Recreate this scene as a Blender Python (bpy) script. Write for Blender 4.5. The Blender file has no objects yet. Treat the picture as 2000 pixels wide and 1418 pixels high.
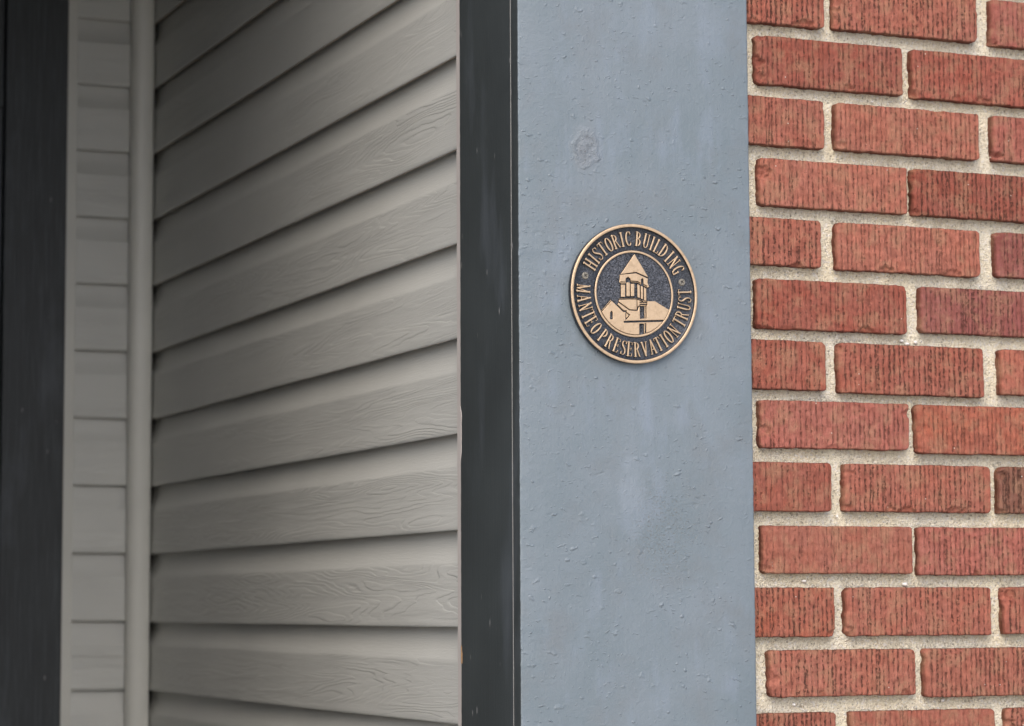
import bpy, math, random
import numpy as np
from mathutils import Matrix, Vector

# ------------------------------------------------------------------ camera, sky, sun
S = bpy.context.scene
COL = S.collection
MM = 0.001
ZO = 1764.0                      # height of the local zero above the pavement, in mm

def P3(x, y, z):                 # local millimetres to metres
    return Vector((x * MM, y * MM, (z + ZO) * MM))

YAW, PIT, ROLL, FPX = 0.401731, 0.0956410, -0.004890, 4949.04
CX, CY, CZ = -1040.01, -2428.21, -263.68
fw = Vector((math.sin(YAW) * math.cos(PIT), math.cos(YAW) * math.cos(PIT), math.sin(PIT)))
r0 = Vector((math.cos(YAW), -math.sin(YAW), 0.0))
u0 = r0.cross(fw)
rt = r0 * math.cos(ROLL) + u0 * math.sin(ROLL)
up = -r0 * math.sin(ROLL) + u0 * math.cos(ROLL)
cam = bpy.data.cameras.new('camera')
co = bpy.data.objects.new('camera', cam)
COL.objects.link(co)
M = Matrix((rt, up, -fw)).transposed().to_4x4()
M.translation = P3(CX, CY, CZ)
co.matrix_world = M
cam.sensor_fit = 'HORIZONTAL'
cam.sensor_width = 36.0
cam.lens = FPX * 36.0 / 2000.0
cam.clip_start = 0.05
cam.clip_end = 500.0
cam.dof.use_dof = True
cam.dof.focus_distance = 2.70
cam.dof.aperture_fstop = 7.0
cam.dof.aperture_blades = 7
S.camera = co

SUN_EL, SUN_AZ = math.radians(43), math.radians(208)   # azimuth clockwise from +Y: in front of the wall, slightly to its left
w = bpy.data.worlds.new('World')
S.world = w
w.use_nodes = True
nt = w.node_tree
bg = nt.nodes['Background']
sky = nt.nodes.new('ShaderNodeTexSky')
sky.sky_type = 'NISHITA'
sky.sun_disc = False
sky.sun_elevation = SUN_EL
sky.sun_rotation = SUN_AZ
sky.air_density = 0.7
sky.dust_density = 3.0
sky.ozone_density = 0.6
bg.inputs['Strength'].default_value = 0.15
nt.links.new(sky.outputs[0], bg.inputs['Color'])
sun = bpy.data.lights.new('sun', 'SUN')
sun.energy = 0.8
sun.angle = math.radians(55)
sun.color = (1.0, 0.985, 0.955)
so = bpy.data.objects.new('sun', sun)
COL.objects.link(so)
d = Vector((math.sin(SUN_AZ) * math.cos(SUN_EL), math.cos(SUN_AZ) * math.cos(SUN_EL), math.sin(SUN_EL)))
so.rotation_euler = d.to_track_quat('Z', 'Y').to_euler()
so.location = (2, -4, 5)
vs = S.view_settings
vs.view_transform = 'Standard'
vs.look = 'None'
vs.gamma = 1.0
vs.use_curve_mapping = False
vs.exposure = 0.64
S.render.engine = 'CYCLES'
S.cycles.max_bounces = 8
S.cycles.use_denoising = True

# ------------------------------------------------------------------ helpers
rng = np.random.default_rng(11)

def vnoise(x, y, seed=0):
    """smooth value noise, roughly -1..1, arrays in"""
    x = np.asarray(x, float); y = np.asarray(y, float)
    xi = np.floor(x).astype(np.int64); yi = np.floor(y).astype(np.int64)
    fx = x - xi; fy = y - yi
    fx = fx * fx * (3 - 2 * fx); fy = fy * fy * (3 - 2 * fy)
    def h(a, b):
        n = (a * 374761393 + b * 668265263 + seed * 2147483647) & 0xFFFFFFFF
        n = ((n ^ (n >> 13)) * 1274126177) & 0xFFFFFFFF
        n = (n ^ (n >> 16)) & 0xFFFFFF
        return n / float(0x7FFFFF) - 1.0
    a = h(xi, yi); b = h(xi + 1, yi); c = h(xi, yi + 1); e = h(xi + 1, yi + 1)
    return (a * (1 - fx) + b * fx) * (1 - fy) + (c * (1 - fx) + e * fx) * fy

def fbm(x, y, seed=0, o=3):
    s = 0; a = 1.0; t = 0
    for i in range(o):
        s = s + a * vnoise(x * 2 ** i, y * 2 ** i, seed + 17 * i); t += a; a *= 0.5
    return s / t

def sstep(a, b, x):
    t = np.clip((x - a) / (b - a), 0, 1)
    return t * t * (3 - 2 * t)

def mesh(name, V, F, mats, smooth=True, attrs=None, fmat=None):
    """V in millimetres, object space"""
    me = bpy.data.meshes.new(name)
    V = np.asarray(V, float) * MM
    F = np.asarray(F, np.int64) if not isinstance(F, list) else F
    if isinstance(F, np.ndarray):
        k = F.shape[1]
        me.vertices.add(len(V)); me.vertices.foreach_set('co', V.ravel())
        me.loops.add(F.size); me.loops.foreach_set('vertex_index', F.ravel().astype(np.int32))
        me.polygons.add(len(F)); me.polygons.foreach_set('loop_start', np.arange(0, F.size, k, dtype=np.int32))
        me.update(calc_edges=True)
    else:
        me.from_pydata([tuple(v) for v in V], [], F)
    me.validate()
    for m in (mats if isinstance(mats, (list, tuple)) else [mats]):
        me.materials.append(m)
    me.polygons.foreach_set('use_smooth', [smooth] * len(me.polygons))
    if fmat is not None and len(fmat) == len(me.polygons):
        me.polygons.foreach_set('material_index', np.asarray(fmat, np.int32))
    for an, vals in (attrs or {}).items():
        at = me.attributes.new(an, 'FLOAT', 'POINT')
        at.data.foreach_set('value', np.asarray(vals, np.float32))
    me.update()
    return me

def link(name, me, parent=None, loc=None):
    o = bpy.data.objects.new(name, me)
    COL.objects.link(o)
    if parent is not None:
        o.parent = parent
    if loc is not None:
        o.location = loc
    return o

def thing(name, label, cat, loc, group=None):
    o = bpy.data.objects.new(name, None)
    COL.objects.link(o)
    o.location = loc
    o.empty_display_size = 0.1
    o['label'] = label; o['category'] = cat
    if group: o['group'] = group
    return o

def grid_faces(nr, nc, wrap=False):
    i = np.arange(nr - 1)[:, None]; j = np.arange(nc if wrap else nc - 1)[None, :]
    j2 = (j + 1) % nc
    a = i * nc + j; b = i * nc + j2; c = (i + 1) * nc + j2; e = (i + 1) * nc + j
    return np.stack([a + 0 * b, b + 0 * a, c, e], -1).reshape(-1, 4)

def box_mesh(name, x0, x1, y0, y1, z0, z1, mat, bev=1.5):
    import bmesh
    bm = bmesh.new()
    bmesh.ops.create_cube(bm, size=1.0)
    for v in bm.verts:
        v.co = Vector(((x0 + x1) / 2 + v.co.x * (x1 - x0), (y0 + y1) / 2 + v.co.y * (y1 - y0), (z0 + z1) / 2 + v.co.z * (z1 - z0))) * MM
    if bev:
        bmesh.ops.bevel(bm, geom=list(bm.edges), offset=bev * MM, segments=2, affect='EDGES', profile=0.5)
    me = bpy.data.meshes.new(name)
    bm.to_mesh(me); bm.free()
    me.materials.append(mat)
    return me

# ---------- node helper
class NT:
    def __init__(s, name):
        s.m = bpy.data.materials.new(name); s.m.use_nodes = True
        s.t = s.m.node_tree; s.b = s.t.nodes['Principled BSDF']
    def n(s, typ, ins=None, **kw):
        nd = s.t.nodes.new('ShaderNode' + typ)
        for k, v in kw.items():
            setattr(nd, k, v)
        for k, v in (ins or {}).items():
            s.put(nd.inputs[k], v)
        return nd
    def put(s, sock, v):
        if isinstance(v, bpy.types.NodeSocket): s.t.links.new(v, sock)
        elif isinstance(v, bpy.types.Node): s.t.links.new(v.outputs[0], sock)
        else:
            if hasattr(sock.default_value, '__len__') and len(sock.default_value) == 4 and len(v) == 3: v = (*v, 1)
            sock.default_value = v
    def m_(s, op, a, b=0.0, c=0.0, clamp=False):
        nd = s.t.nodes.new('ShaderNodeMath'); nd.operation = op; nd.use_clamp = clamp
        s.put(nd.inputs[0], a); s.put(nd.inputs[1], b)
        if op in ('MULTIPLY_ADD', 'COMPARE', 'SMOOTH_MIN'): s.put(nd.inputs[2], c)
        return nd.outputs[0]
    def vec(s, scale=(1, 1, 1), loc=(0, 0, 0), src='Object', rot=(0, 0, 0)):
        tc = s.t.nodes.new('ShaderNodeTexCoord')
        mp = s.t.nodes.new('ShaderNodeMapping')
        s.t.links.new(tc.outputs[src], mp.inputs[0])
        mp.inputs['Scale'].default_value = scale; mp.inputs['Location'].default_value = loc
        mp.inputs['Rotation'].default_value = rot
        return mp.outputs[0]
    def noise(s, vec, scale, detail=3, rough=0.55, dist=0.0):
        nd = s.n('TexNoise', {'Vector': vec, 'Scale': scale, 'Detail': detail, 'Roughness': rough, 'Distortion': dist})
        return nd.outputs[0]
    def ramp(s, fac, stops, interp='LINEAR'):
        nd = s.t.nodes.new('ShaderNodeValToRGB'); s.put(nd.inputs[0], fac)
        cr = nd.color_ramp; cr.interpolation = interp
        while len(cr.elements) < len(stops): cr.elements.new(0.5)
        for e, (p, c) in zip(cr.elements, stops):
            e.position = p
            e.color = (c, c, c, 1) if isinstance(c, (int, float)) else (*c, 1)
        return nd.outputs[0]
    def mix(s, fac, a, b, mode='MIX'):
        nd = s.t.nodes.new('ShaderNodeMix'); nd.data_type = 'RGBA'; nd.blend_type = mode
        s.put(nd.inputs[0], fac); s.put(nd.inputs[6], a); s.put(nd.inputs[7], b)
        return nd.outputs[2]
    def bump(s, h, dist, strength=1.0, normal=None):
        nd = s.n('Bump', {'Height': h, 'Distance': dist, 'Strength': strength})
        if normal is not None: s.put(nd.inputs['Normal'], normal)
        return nd.outputs[0]
    def attr(s, name):
        nd = s.t.nodes.new('ShaderNodeAttribute'); nd.attribute_name = name
        return nd.outputs['Fac']
    def done(s, col, rough, normal=None, metal=0.0, spec=0.5):
        s.put(s.b.inputs['Base Color'], col); s.put(s.b.inputs['Roughness'], rough)
        s.put(s.b.inputs['Metallic'], metal); s.put(s.b.inputs['Specular IOR Level'], spec)
        if normal is not None: s.put(s.b.inputs['Normal'], normal)
        return s.m

# ------------------------------------------------------------------ materials
def mat_brick():
    a = NT('fired_clay')
    oi = a.t.nodes.new('ShaderNodeObjectInfo')
    tc = a.t.nodes.new('ShaderNodeTexCoord')
    off = a.n('VectorMath', {0: tc.outputs['Object']}, operation='ADD')
    sc = a.n('VectorMath', {0: oi.outputs['Location'], 'Scale': 3.7}, operation='SCALE')
    a.put(off.inputs[1], sc.outputs[0])
    v = off.outputs[0]
    vm = a.n('Mapping', {'Vector': v, 'Scale': (1, 1, 0.16)}).outputs[0]
    fine = a.noise(v, 900, 3, 0.6)
    streak = a.noise(vm, 620, 4, 0.6, 0.3)
    blot = a.noise(v, 26, 4, 0.6)
    mid = a.noise(v, 120, 4, 0.65)
    col = a.mix(a.ramp(blot, [(0.35, 0.0), (0.7, 1.0)]), oi.outputs['Color'], a.mix(0.5, oi.outputs['Color'], (0.37, 0.165, 0.125)))
    col = a.mix(a.m_('MULTIPLY', a.attr('side'), 0.85), col, (0.095, 0.036, 0.018))  # brick sides painted dark, standing in for shade inside the joints
    col = a.mix(a.ramp(mid, [(0.38, 0.55), (0.62, 0.0)]), col, (0.16, 0.048, 0.032))
    col = a.mix(a.ramp(streak, [(0.28, 0.45), (0.42, 0.0)]), col, (0.15, 0.06, 0.042))
    col = a.mix(a.ramp(streak, [(0.60, 0.0), (0.78, 0.45)]), col, (0.50, 0.24, 0.17))
    # sandy tan dust and soot caught in the combed grooves
    tan = a.ramp(a.noise(v, 45, 3, 0.6), [(0.47, 0.0), (0.64, 0.75)])
    col = a.mix(a.m_('MULTIPLY', tan, a.ramp(fine, [(0.4, 0.3), (0.65, 1.0)])), col, (0.37, 0.215, 0.13))
    rnd = oi.outputs['Random']
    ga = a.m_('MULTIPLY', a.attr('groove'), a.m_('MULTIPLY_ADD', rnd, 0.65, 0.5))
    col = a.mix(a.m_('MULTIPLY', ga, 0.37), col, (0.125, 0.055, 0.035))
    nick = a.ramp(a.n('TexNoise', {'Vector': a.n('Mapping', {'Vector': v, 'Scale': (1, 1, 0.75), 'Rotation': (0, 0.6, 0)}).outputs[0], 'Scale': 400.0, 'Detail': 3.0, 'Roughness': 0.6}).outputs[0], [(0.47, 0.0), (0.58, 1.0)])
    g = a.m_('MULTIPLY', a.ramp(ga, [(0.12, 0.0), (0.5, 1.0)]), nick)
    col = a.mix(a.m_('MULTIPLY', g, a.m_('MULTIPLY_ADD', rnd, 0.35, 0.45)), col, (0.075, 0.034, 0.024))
    crack = a.n('TexVoronoi', {'Vector': a.n('Mapping', {'Vector': v, 'Scale': (1.6, 1, 0.8)}).outputs[0], 'Scale': 260.0}).outputs['Distance']
    pit = a.ramp(crack, [(0.05, 1.0), (0.13, 0.0)])
    pit = a.m_('MULTIPLY', pit, a.ramp(a.noise(v, 60, 2), [(0.5, 0.0), (0.58, 1.0)]))
    col = a.mix(pit, col, (0.05, 0.025, 0.02))
    spk = a.n('TexVoronoi', {'Vector': v, 'Scale': 105.0})
    fl = a.m_('MULTIPLY', a.ramp(spk.outputs['Distance'], [(0.05, 1.0), (0.085, 0.0)]), a.m_('GREATER_THAN', a.n('SeparateColor', {0: spk.outputs['Color']}).outputs[0], 0.86))
    col = a.mix(fl, col, (0.75, 0.66, 0.56))
    h = a.m_('ADD', a.m_('MULTIPLY', fine, 0.35), a.m_('MULTIPLY', streak, 1.0))
    h = a.m_('ADD', h, a.m_('MULTIPLY', mid, 0.9))
    h = a.m_('ADD', h, a.m_('MULTIPLY', pit, -0.5))
    h = a.m_('ADD', h, a.m_('MULTIPLY', g, -0.9))
    h = a.m_('ADD', h, a.m_('MULTIPLY', fl, 0.4))
    return a.done(col, 0.9, a.bump(h, 0.0018, 1.0), spec=0.25)

def mat_mortar():
    a = NT('sandy_mortar')
    v = a.vec()
    sand = a.noise(v, 700, 4, 0.7)
    grit = a.n('TexVoronoi', {'Vector': v, 'Scale': 480.0})
    gc = a.n('SeparateColor', {0: grit.outputs['Color']}).outputs[0]
    big = a.noise(v, 14, 4, 0.6)
    col = a.mix(a.ramp(big, [(0.35, 0.0), (0.65, 1.0)]), (0.84, 0.76, 0.57), (0.82, 0.77, 0.63))
    col = a.mix(a.ramp(sand, [(0.30, 0.5), (0.5, 0.0)]), col, (0.42, 0.34, 0.22))
    col = a.mix(a.ramp(a.noise(v, 330, 3, 0.7), [(0.32, 0.6), (0.46, 0.0)]), col, (0.40, 0.32, 0.20))
    col = a.mix(a.ramp(a.noise(v, 75, 4, 0.7), [(0.30, 0.45), (0.50, 0.0)]), col, (0.60, 0.50, 0.34))
    col = a.mix(a.ramp(gc, [(0.80, 0.0), (0.9, 0.8)]), col, (0.80, 0.76, 0.68))
    col = a.mix(a.ramp(gc, [(0.03, 0.5), (0.07, 0.0)]), col, (0.2, 0.17, 0.13))
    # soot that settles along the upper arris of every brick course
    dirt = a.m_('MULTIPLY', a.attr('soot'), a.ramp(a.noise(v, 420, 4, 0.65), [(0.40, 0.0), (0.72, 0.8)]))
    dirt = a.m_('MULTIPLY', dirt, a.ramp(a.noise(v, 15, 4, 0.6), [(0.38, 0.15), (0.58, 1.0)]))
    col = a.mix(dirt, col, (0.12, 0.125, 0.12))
    h = a.m_('ADD', a.m_('MULTIPLY', sand, 0.8), a.m_('MULTIPLY', a.ramp(grit.outputs['Distance'], [(0.0, 1.0), (0.6, 0.0)]), 0.7))
    h = a.m_('ADD', h, a.m_('MULTIPLY', a.noise(v, 150, 3), 1.2))
    return a.done(col, 0.95, a.bump(h, 0.0020, 1.0), spec=0.2)

def paint_flecks(a, v, sc, sx, thr, angle=0.0):
    """sparse raised drips and specks"""
    vm = a.n('Mapping', {'Vector': v, 'Scale': (sx, 1, 1), 'Rotation': (0, angle, 0)}).outputs[0]
    nz = a.n('TexNoise', {'Vector': v, 'Scale': 90.0, 'Detail': 2.0})
    vm = a.n('VectorMath', {0: vm, 1: a.n('VectorMath', {0: nz.outputs['Color'], 'Scale': 0.012}, operation='SCALE').outputs[0]}, operation='ADD').outputs[0]
    vo = a.n('TexVoronoi', {'Vector': vm, 'Scale': sc})
    pick = a.m_('GREATER_THAN', a.n('SeparateColor', {0: vo.outputs['Color']}).outputs[0], thr)
    return a.m_('MULTIPLY', a.ramp(vo.outputs['Distance'], [(0.0, 1.0), (0.28, 0.0)]), pick)

def mat_greypaint():
    a = NT('blue_grey_paint')
    v = a.vec()
    big = a.noise(v, 7, 4, 0.6)
    vs_ = a.vec((9, 9, 1.1))
    streak = a.noise(vs_, 4.2, 5, 0.62)
    orange = a.noise(v, 900, 3, 0.6)
    mid = a.noise(v, 160, 4, 0.6, 0.6)
    col = a.mix(a.ramp(big, [(0.38, 0.0), (0.60, 1.0)]), (0.158, 0.198, 0.222), (0.184, 0.222, 0.250))
    col = a.mix(a.ramp(a.m_('MULTIPLY', streak, a.ramp(a.noise(v, 11, 3), [(0.4, 0.6), (0.6, 1.1)])), [(0.5, 0.0), (0.74, 0.6)]), col, (0.215, 0.26, 0.315))
    col = a.mix(a.ramp(a.noise(v, 16, 5, 0.6), [(0.50, 0.0), (0.68, 0.7)]), col, (0.165, 0.190, 0.206))
    col = a.mix(a.ramp(a.noise(a.vec((1, 1, 0.4), (3, 0, 1)), 30, 5, 0.65), [(0.56, 0.0), (0.72, 0.55)]), col, (0.200, 0.245, 0.290))
    # scuffed, dirty patch below the plaque
    def blob(x, z, rx, rz, dn=0.5):
        mp = a.n('Mapping', {'Vector': a.n('TexCoord').outputs['Object'], 'Location': (-x * MM / (rx * MM), 0, -z * MM / (rz * MM)), 'Scale': (1 / (rx * MM), 0, 1 / (rz * MM))}).outputs[0]
        L = a.n('VectorMath', {0: mp}, operation='LENGTH').outputs['Value']
        L = a.m_('ADD', L, a.m_('MULTIPLY', a.m_('SUBTRACT', a.noise(v, 45, 4, 0.65), 0.5), dn * 3))
        return L
    sc = a.ramp(blob(165, -185, 55, 75), [(0.3, 1.0), (1.0, 0.0)])
    speck = a.ramp(a.noise(v, 420, 4, 0.7), [(0.53, 0.0), (0.66, 1.0)])
    col = a.mix(a.m_('MULTIPLY', a.m_('MULTIPLY', sc, speck), 0.75), col, (0.15, 0.145, 0.13))
    lt = a.ramp(blob(128, -150, 16, 60, 0.9), [(0.3, 0.4), (1.0, 0.0)])
    col = a.mix(lt, col, (0.25, 0.295, 0.345))
    # knot
    kl = blob(78, 222, 15, 21, 0.16)
    tcx = a.n('TexCoord').outputs['Object']
    kn = a.n('TexNoise', {'Vector': tcx, 'Scale': 60.0, 'Detail': 3.0})
    kw = a.n('VectorMath', {0: tcx, 1: a.n('VectorMath', {0: kn.outputs['Color'], 'Scale': 0.024}, operation='SCALE').outputs[0]}, operation='ADD').outputs[0]
    kp = a.n('Mapping', {'Vector': kw, 'Location': (-90, 0, -234 * 0.72), 'Scale': (1000, 0, 720)}).outputs[0]
    kd = a.n('VectorMath', {0: kp}, operation='LENGTH').outputs['Value']
    waves = a.m_('SINE', a.m_('MULTIPLY', kd, 0.62))
    col = a.mix(a.ramp(a.m_('DIVIDE', kd, 30.0), [(0.25, 0.45), (0.75, 0.0)]), col, (0.24, 0.26, 0.285))
    kin = a.ramp(a.m_('ADD', a.m_('DIVIDE', kd, 30.0), a.m_('MULTIPLY', a.m_('SUBTRACT', a.noise(v, 70, 3), 0.5), 0.9)), [(0.30, 1.0), (0.66, 0.0)])
    wob = a.noise(v, 230, 4, 0.65, 1.5)
    knot = a.m_('ADD', a.m_('MULTIPLY', a.m_('MULTIPLY', waves, kin), 0.5), a.m_('MULTIPLY', a.m_('MULTIPLY', kin, wob), 2.0))
    pith = a.m_('MULTIPLY', a.ramp(a.m_('DIVIDE', kd, 30.0), [(0.2, 1.0), (0.45, 0.0)]), a.ramp(a.noise(v, 330, 2), [(0.62, 0.0), (0.7, 1.0)]))
    col = a.mix(a.m_('MULTIPLY', pith, 0.8), col, (0.05, 0.045, 0.04))
    brush = a.noise(a.vec((1, 1, 0.02)), 420, 3, 0.6)
    f1 = paint_flecks(a, v, 120, 0.5, 0.84, 0.35)
    f2 = paint_flecks(a, v, 180, 0.55, 0.72, -0.45)
    f3 = paint_flecks(a, v, 270, 0.7, 0.62, 0.15)
    f4 = paint_flecks(a, v, 110, 0.45, 0.86, -0.2)
    fl = a.m_('ADD', f1, a.m_('ADD', a.m_('MULTIPLY', f2, 0.6), a.m_('MULTIPLY', f3, 0.4)))
    fl = a.m_('SUBTRACT', fl, a.m_('MULTIPLY', f4, 0.4))
    fl = a.m_('MULTIPLY', fl, a.ramp(a.noise(v, 18, 3), [(0.36, 0.3), (0.60, 1.1)]))
    col = a.mix(a.m_('MULTIPLY', a.ramp(fl, [(0.35, 0.0), (0.9, 0.5)]), 0.6), col, (0.31, 0.35, 0.40))
    h = a.m_('ADD', a.m_('MULTIPLY', orange, 0.30), a.m_('MULTIPLY', mid, 0.6))
    h = a.m_('ADD', h, a.m_('MULTIPLY', fl, 1.45))
    h = a.m_('ADD', h, a.m_('MULTIPLY', knot, 0.9))
    h = a.m_('ADD', h, a.m_('MULTIPLY', a.m_('MULTIPLY', sc, speck), -0.25))
    h = a.m_('ADD', h, a.m_('MULTIPLY', streak, 0.5))
    h = a.m_('ADD', h, a.m_('MULTIPLY', brush, 0.16))
    return a.done(col, a.ramp(mid, [(0.3, 0.42), (0.7, 0.58)]), a.bump(h, 0.0011, 0.95), spec=0.5)

def mat_darkpaint(name, base, grain=False):
    a = NT(name)
    v = a.vec()
    vg = a.vec((1, 1, 0.035))
    g = a.noise(vg, 260, 4, 0.65)
    g2 = a.noise(a.vec((1, 1, 0.06)), 90, 4, 0.6)
    b = Vector(base)
    col = a.mix(a.ramp(a.noise(v, 9, 4), [(0.3, 0.0), (0.7, 1.0)]), tuple(b * 0.88), tuple(b * 1.15))
    vsm = a.vec((1, 1, 0.3))
    sm = a.ramp(a.noise(vsm, 17, 4, 0.55), [(0.55, 0.0), (0.76, 0.42)])
    col = a.mix(sm, col, (0.13, 0.15, 0.175))
    vo = a.n('TexVoronoi', {'Vector': a.vec((1, 1, 0.30)), 'Scale': 75.0})
    pick = a.m_('GREATER_THAN', a.n('SeparateColor', {0: vo.outputs['Color']}).outputs[0], 0.90)
    scr = a.m_('MULTIPLY', a.ramp(vo.outputs['Distance'], [(0.04, 1.0), (0.11, 0.0)]), pick)
    col = a.mix(scr, col, (0.27, 0.27, 0.27))
    dust = a.ramp(a.noise(a.vec((1, 1, 0.25)), 330, 4, 0.7), [(0.62, 0.0), (0.76, 0.35)])
    col = a.mix(dust, col, (0.16, 0.165, 0.165))
    if grain:
        col = a.mix(a.ramp(g, [(0.50, 0.0), (0.70, 0.6)]), col, tuple(b * 2.4))
    h = a.m_('ADD', a.m_('MULTIPLY', g, 1.0 if grain else 0.35), a.m_('MULTIPLY', g2, 0.8 if grain else 0.3))
    h = a.m_('ADD', h, a.m_('MULTIPLY', a.noise(v, 500, 3), 0.25))
    h = a.m_('ADD', h, a.m_('MULTIPLY', scr, 0.5))
    return a.done(col, 0.48, a.bump(h, 0.0009, 0.8), spec=0.45)

def mat_vinyl(name, base, axis='Y', emboss=True):
    """embossed vinyl; axis = the direction the grain runs"""
    a = NT(name)
    oi = a.t.nodes.new('ShaderNodeObjectInfo')
    tc = a.t.nodes.new('ShaderNodeTexCoord')
    sh = a.n('VectorMath', {0: oi.outputs['Location'], 'Scale': 5.3}, operation='SCALE').outputs[0]
    v = a.n('VectorMath', {0: tc.outputs['Object'], 1: sh}, operation='ADD').outputs[0]
    s1 = {'Y': (1, 0.075, 1), 'X': (0.075, 1, 1), 'Z': (1, 1, 0.075)}[axis]
    vm = a.n('Mapping', {'Vector': v, 'Scale': s1}).outputs[0]
    vf = a.n('Mapping', {'Vector': v, 'Scale': tuple(0.06 if q < 1 else 1 for q in s1)}).outputs[0]
    n1 = a.noise(vm, 23, 2, 0.5, 0.25)
    n1b = a.m_('ADD', n1, a.m_('MULTIPLY', a.noise(a.n('Mapping', {'Vector': v, 'Scale': tuple(0.35 if q < 1 else 1 for q in s1)}).outputs[0], 85, 2, 0.5), 0.030))
    saw = a.m_('FRACT', a.m_('MULTIPLY', n1b, 24.0))
    line = a.ramp(saw, [(0.0, 0.0), (0.10, 0.75), (0.35, 1.0), (1.0, 0.62)])
    fade = a.ramp(a.noise(vm, 42, 3, 0.5), [(0.38, 0.15), (0.58, 1.0)])
    fib = a.noise(vf, 520, 3, 0.6)
    fib2 = a.noise(vf, 1500, 2, 0.6)
    b = Vector(base)
    col = a.mix(a.ramp(a.noise(v, 5, 3), [(0.3, 0.0), (0.7, 1.0)]), tuple(b * 0.95), tuple(b * 1.04))
    col = a.mix(a.ramp(a.noise(vm, 26, 4, 0.7), [(0.6, 0.0), (0.8, 0.06)]), col, tuple(b * 0.6))
    if emboss:
        # brown shadow line under each lap, painted into the colour
        lap_fac = a.m_('MULTIPLY', a.attr('lap_shade'), a.ramp(a.noise(vm, 60, 3, 0.6), [(0.3, 0.75), (0.7, 1.0)]))
        col = a.mix(lap_fac, col, (0.26, 0.175, 0.095))
        em = a.attr('flat')
        h = a.m_('MULTIPLY', a.m_('MULTIPLY', line, fade), em)
        h = a.m_('ADD', h, a.m_('MULTIPLY', fib, 0.4))
        h = a.m_('ADD', h, a.m_('MULTIPLY', fib2, 0.25))
        nrm = a.bump(h, 0.00062, 1.0)
    else:
        nrm = a.bump(a.noise(v, 300, 2), 0.0002, 0.5)
    return a.done(col, 0.38, nrm, spec=0.6)

def mat_plain(name, col, rough, spec=0.4, ns=200, nd=0.0004, metal=0.0, var=0.15):
    a = NT(name); v = a.vec(); b = Vector(col)
    n = a.noise(v, ns, 4, 0.6)
    c = a.mix(a.ramp(a.noise(v, ns * 0.1, 4), [(0.3, 0.0), (0.7, 1.0)]), tuple(b * (1 - var)), tuple(b * (1 + var)))
    return a.done(c, rough, a.bump(n, nd, 0.7), metal=metal, spec=spec)

def mat_bronze():
    """cast bronze: polished high ground, dark patina where the relief attribute is low"""
    a = NT('patinated_bronze')
    v = a.vec()
    hi = a.attr('relief')
    wear = a.m_('ADD', hi, a.m_('MULTIPLY', a.m_('SUBTRACT', a.noise(v, 700, 3, 0.7), 0.5), 0.35))
    f = a.ramp(wear, [(0.60, 0.0), (0.86, 1.0)])
    bz = a.mix(a.ramp(a.noise(v, 300, 4, 0.7), [(0.35, 0.0), (0.7, 1.0)]), (0.62, 0.455, 0.29), (0.69, 0.515, 0.34))
    dk = a.mix(a.ramp(a.noise(v, 620, 3), [(0.42, 0.0), (0.62, 1.0)]), (0.020, 0.023, 0.028), (0.066, 0.073, 0.088))
    col = a.mix(f, dk, bz)
    fld = a.attr('pebble')
    col = a.mix(a.m_('MULTIPLY', a.ramp(a.noise(v, 210, 5, 0.7), [(0.50, 0.0), (0.68, 0.55)]), f), col, (0.40, 0.27, 0.17))
    col = a.mix(a.m_('MULTIPLY', fld, a.ramp(a.noise(v, 560, 3, 0.6, 0.6), [(0.40, 0.1), (0.62, 0.85)])), col, (0.20, 0.218, 0.255))  # lighter grey-blue specks painted in as glints on the pebbled field
    peb = a.noise(v, 560, 3, 0.6, 0.6)
    h = a.m_('ADD', a.m_('MULTIPLY', a.m_('MULTIPLY', peb, fld), 6.0), a.m_('MULTIPLY', a.noise(v, 1500, 2), 0.10))
    me = a.m_('ADD', a.m_('MULTIPLY', f, 0.10), 0.45)
    ro = a.m_('ADD', a.m_('MULTIPLY', f, 0.2), 0.30)
    return a.done(col, ro, a.bump(h, 0.0006, 1.0), metal=me, spec=0.5)

M_BRICK = mat_brick()
M_MORTAR = mat_mortar()
M_GREY = mat_greypaint()
M_DARK = mat_darkpaint('charcoal_paint', (0.050, 0.059, 0.061))
M_DARKW = mat_darkpaint('weathered_charcoal_wood', (0.031, 0.037, 0.041), True)
VINYL = (0.60, 0.61, 0.575)
M_VY = mat_vinyl('embossed_vinyl_along', VINYL, 'Y')
M_VX = mat_vinyl('embossed_vinyl_across', VINYL, 'X')
M_VT = mat_vinyl('smooth_vinyl_trim', (0.63, 0.635, 0.585), 'Z', False)
M_VL = mat_vinyl('pale_vinyl_trim', (0.60, 0.56, 0.53), 'Z', False)
M_BRONZE = mat_bronze()
M_STEEL = mat_plain('aged_screw_metal', (0.27, 0.25, 0.21), 0.5, metal=0.6, ns=900, nd=0.0001)
M_CAULK = mat_plain('dusty_caulk', (0.24, 0.24, 0.23), 0.8, ns=900)
M_PEB = mat_plain('quartz_pebble', (0.75, 0.73, 0.68), 0.5, ns=500)
M_CONC = mat_plain('concrete_pavement', (0.50, 0.48, 0.44), 0.9, ns=60, nd=0.002)
M_FLOOR = mat_plain('pale_porch_concrete', (0.68, 0.66, 0.61), 0.85, ns=60, nd=0.002)
M_CEIL = mat_plain('painted_porch_ceiling', (0.09, 0.085, 0.075), 0.7, ns=60)
M_DIM = mat_plain('dark_shade_wall', (0.045, 0.047, 0.043), 0.7, ns=60)
M_WOOD = mat_plain('bare_wood', (0.42, 0.25, 0.12), 0.8, ns=400)

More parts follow.
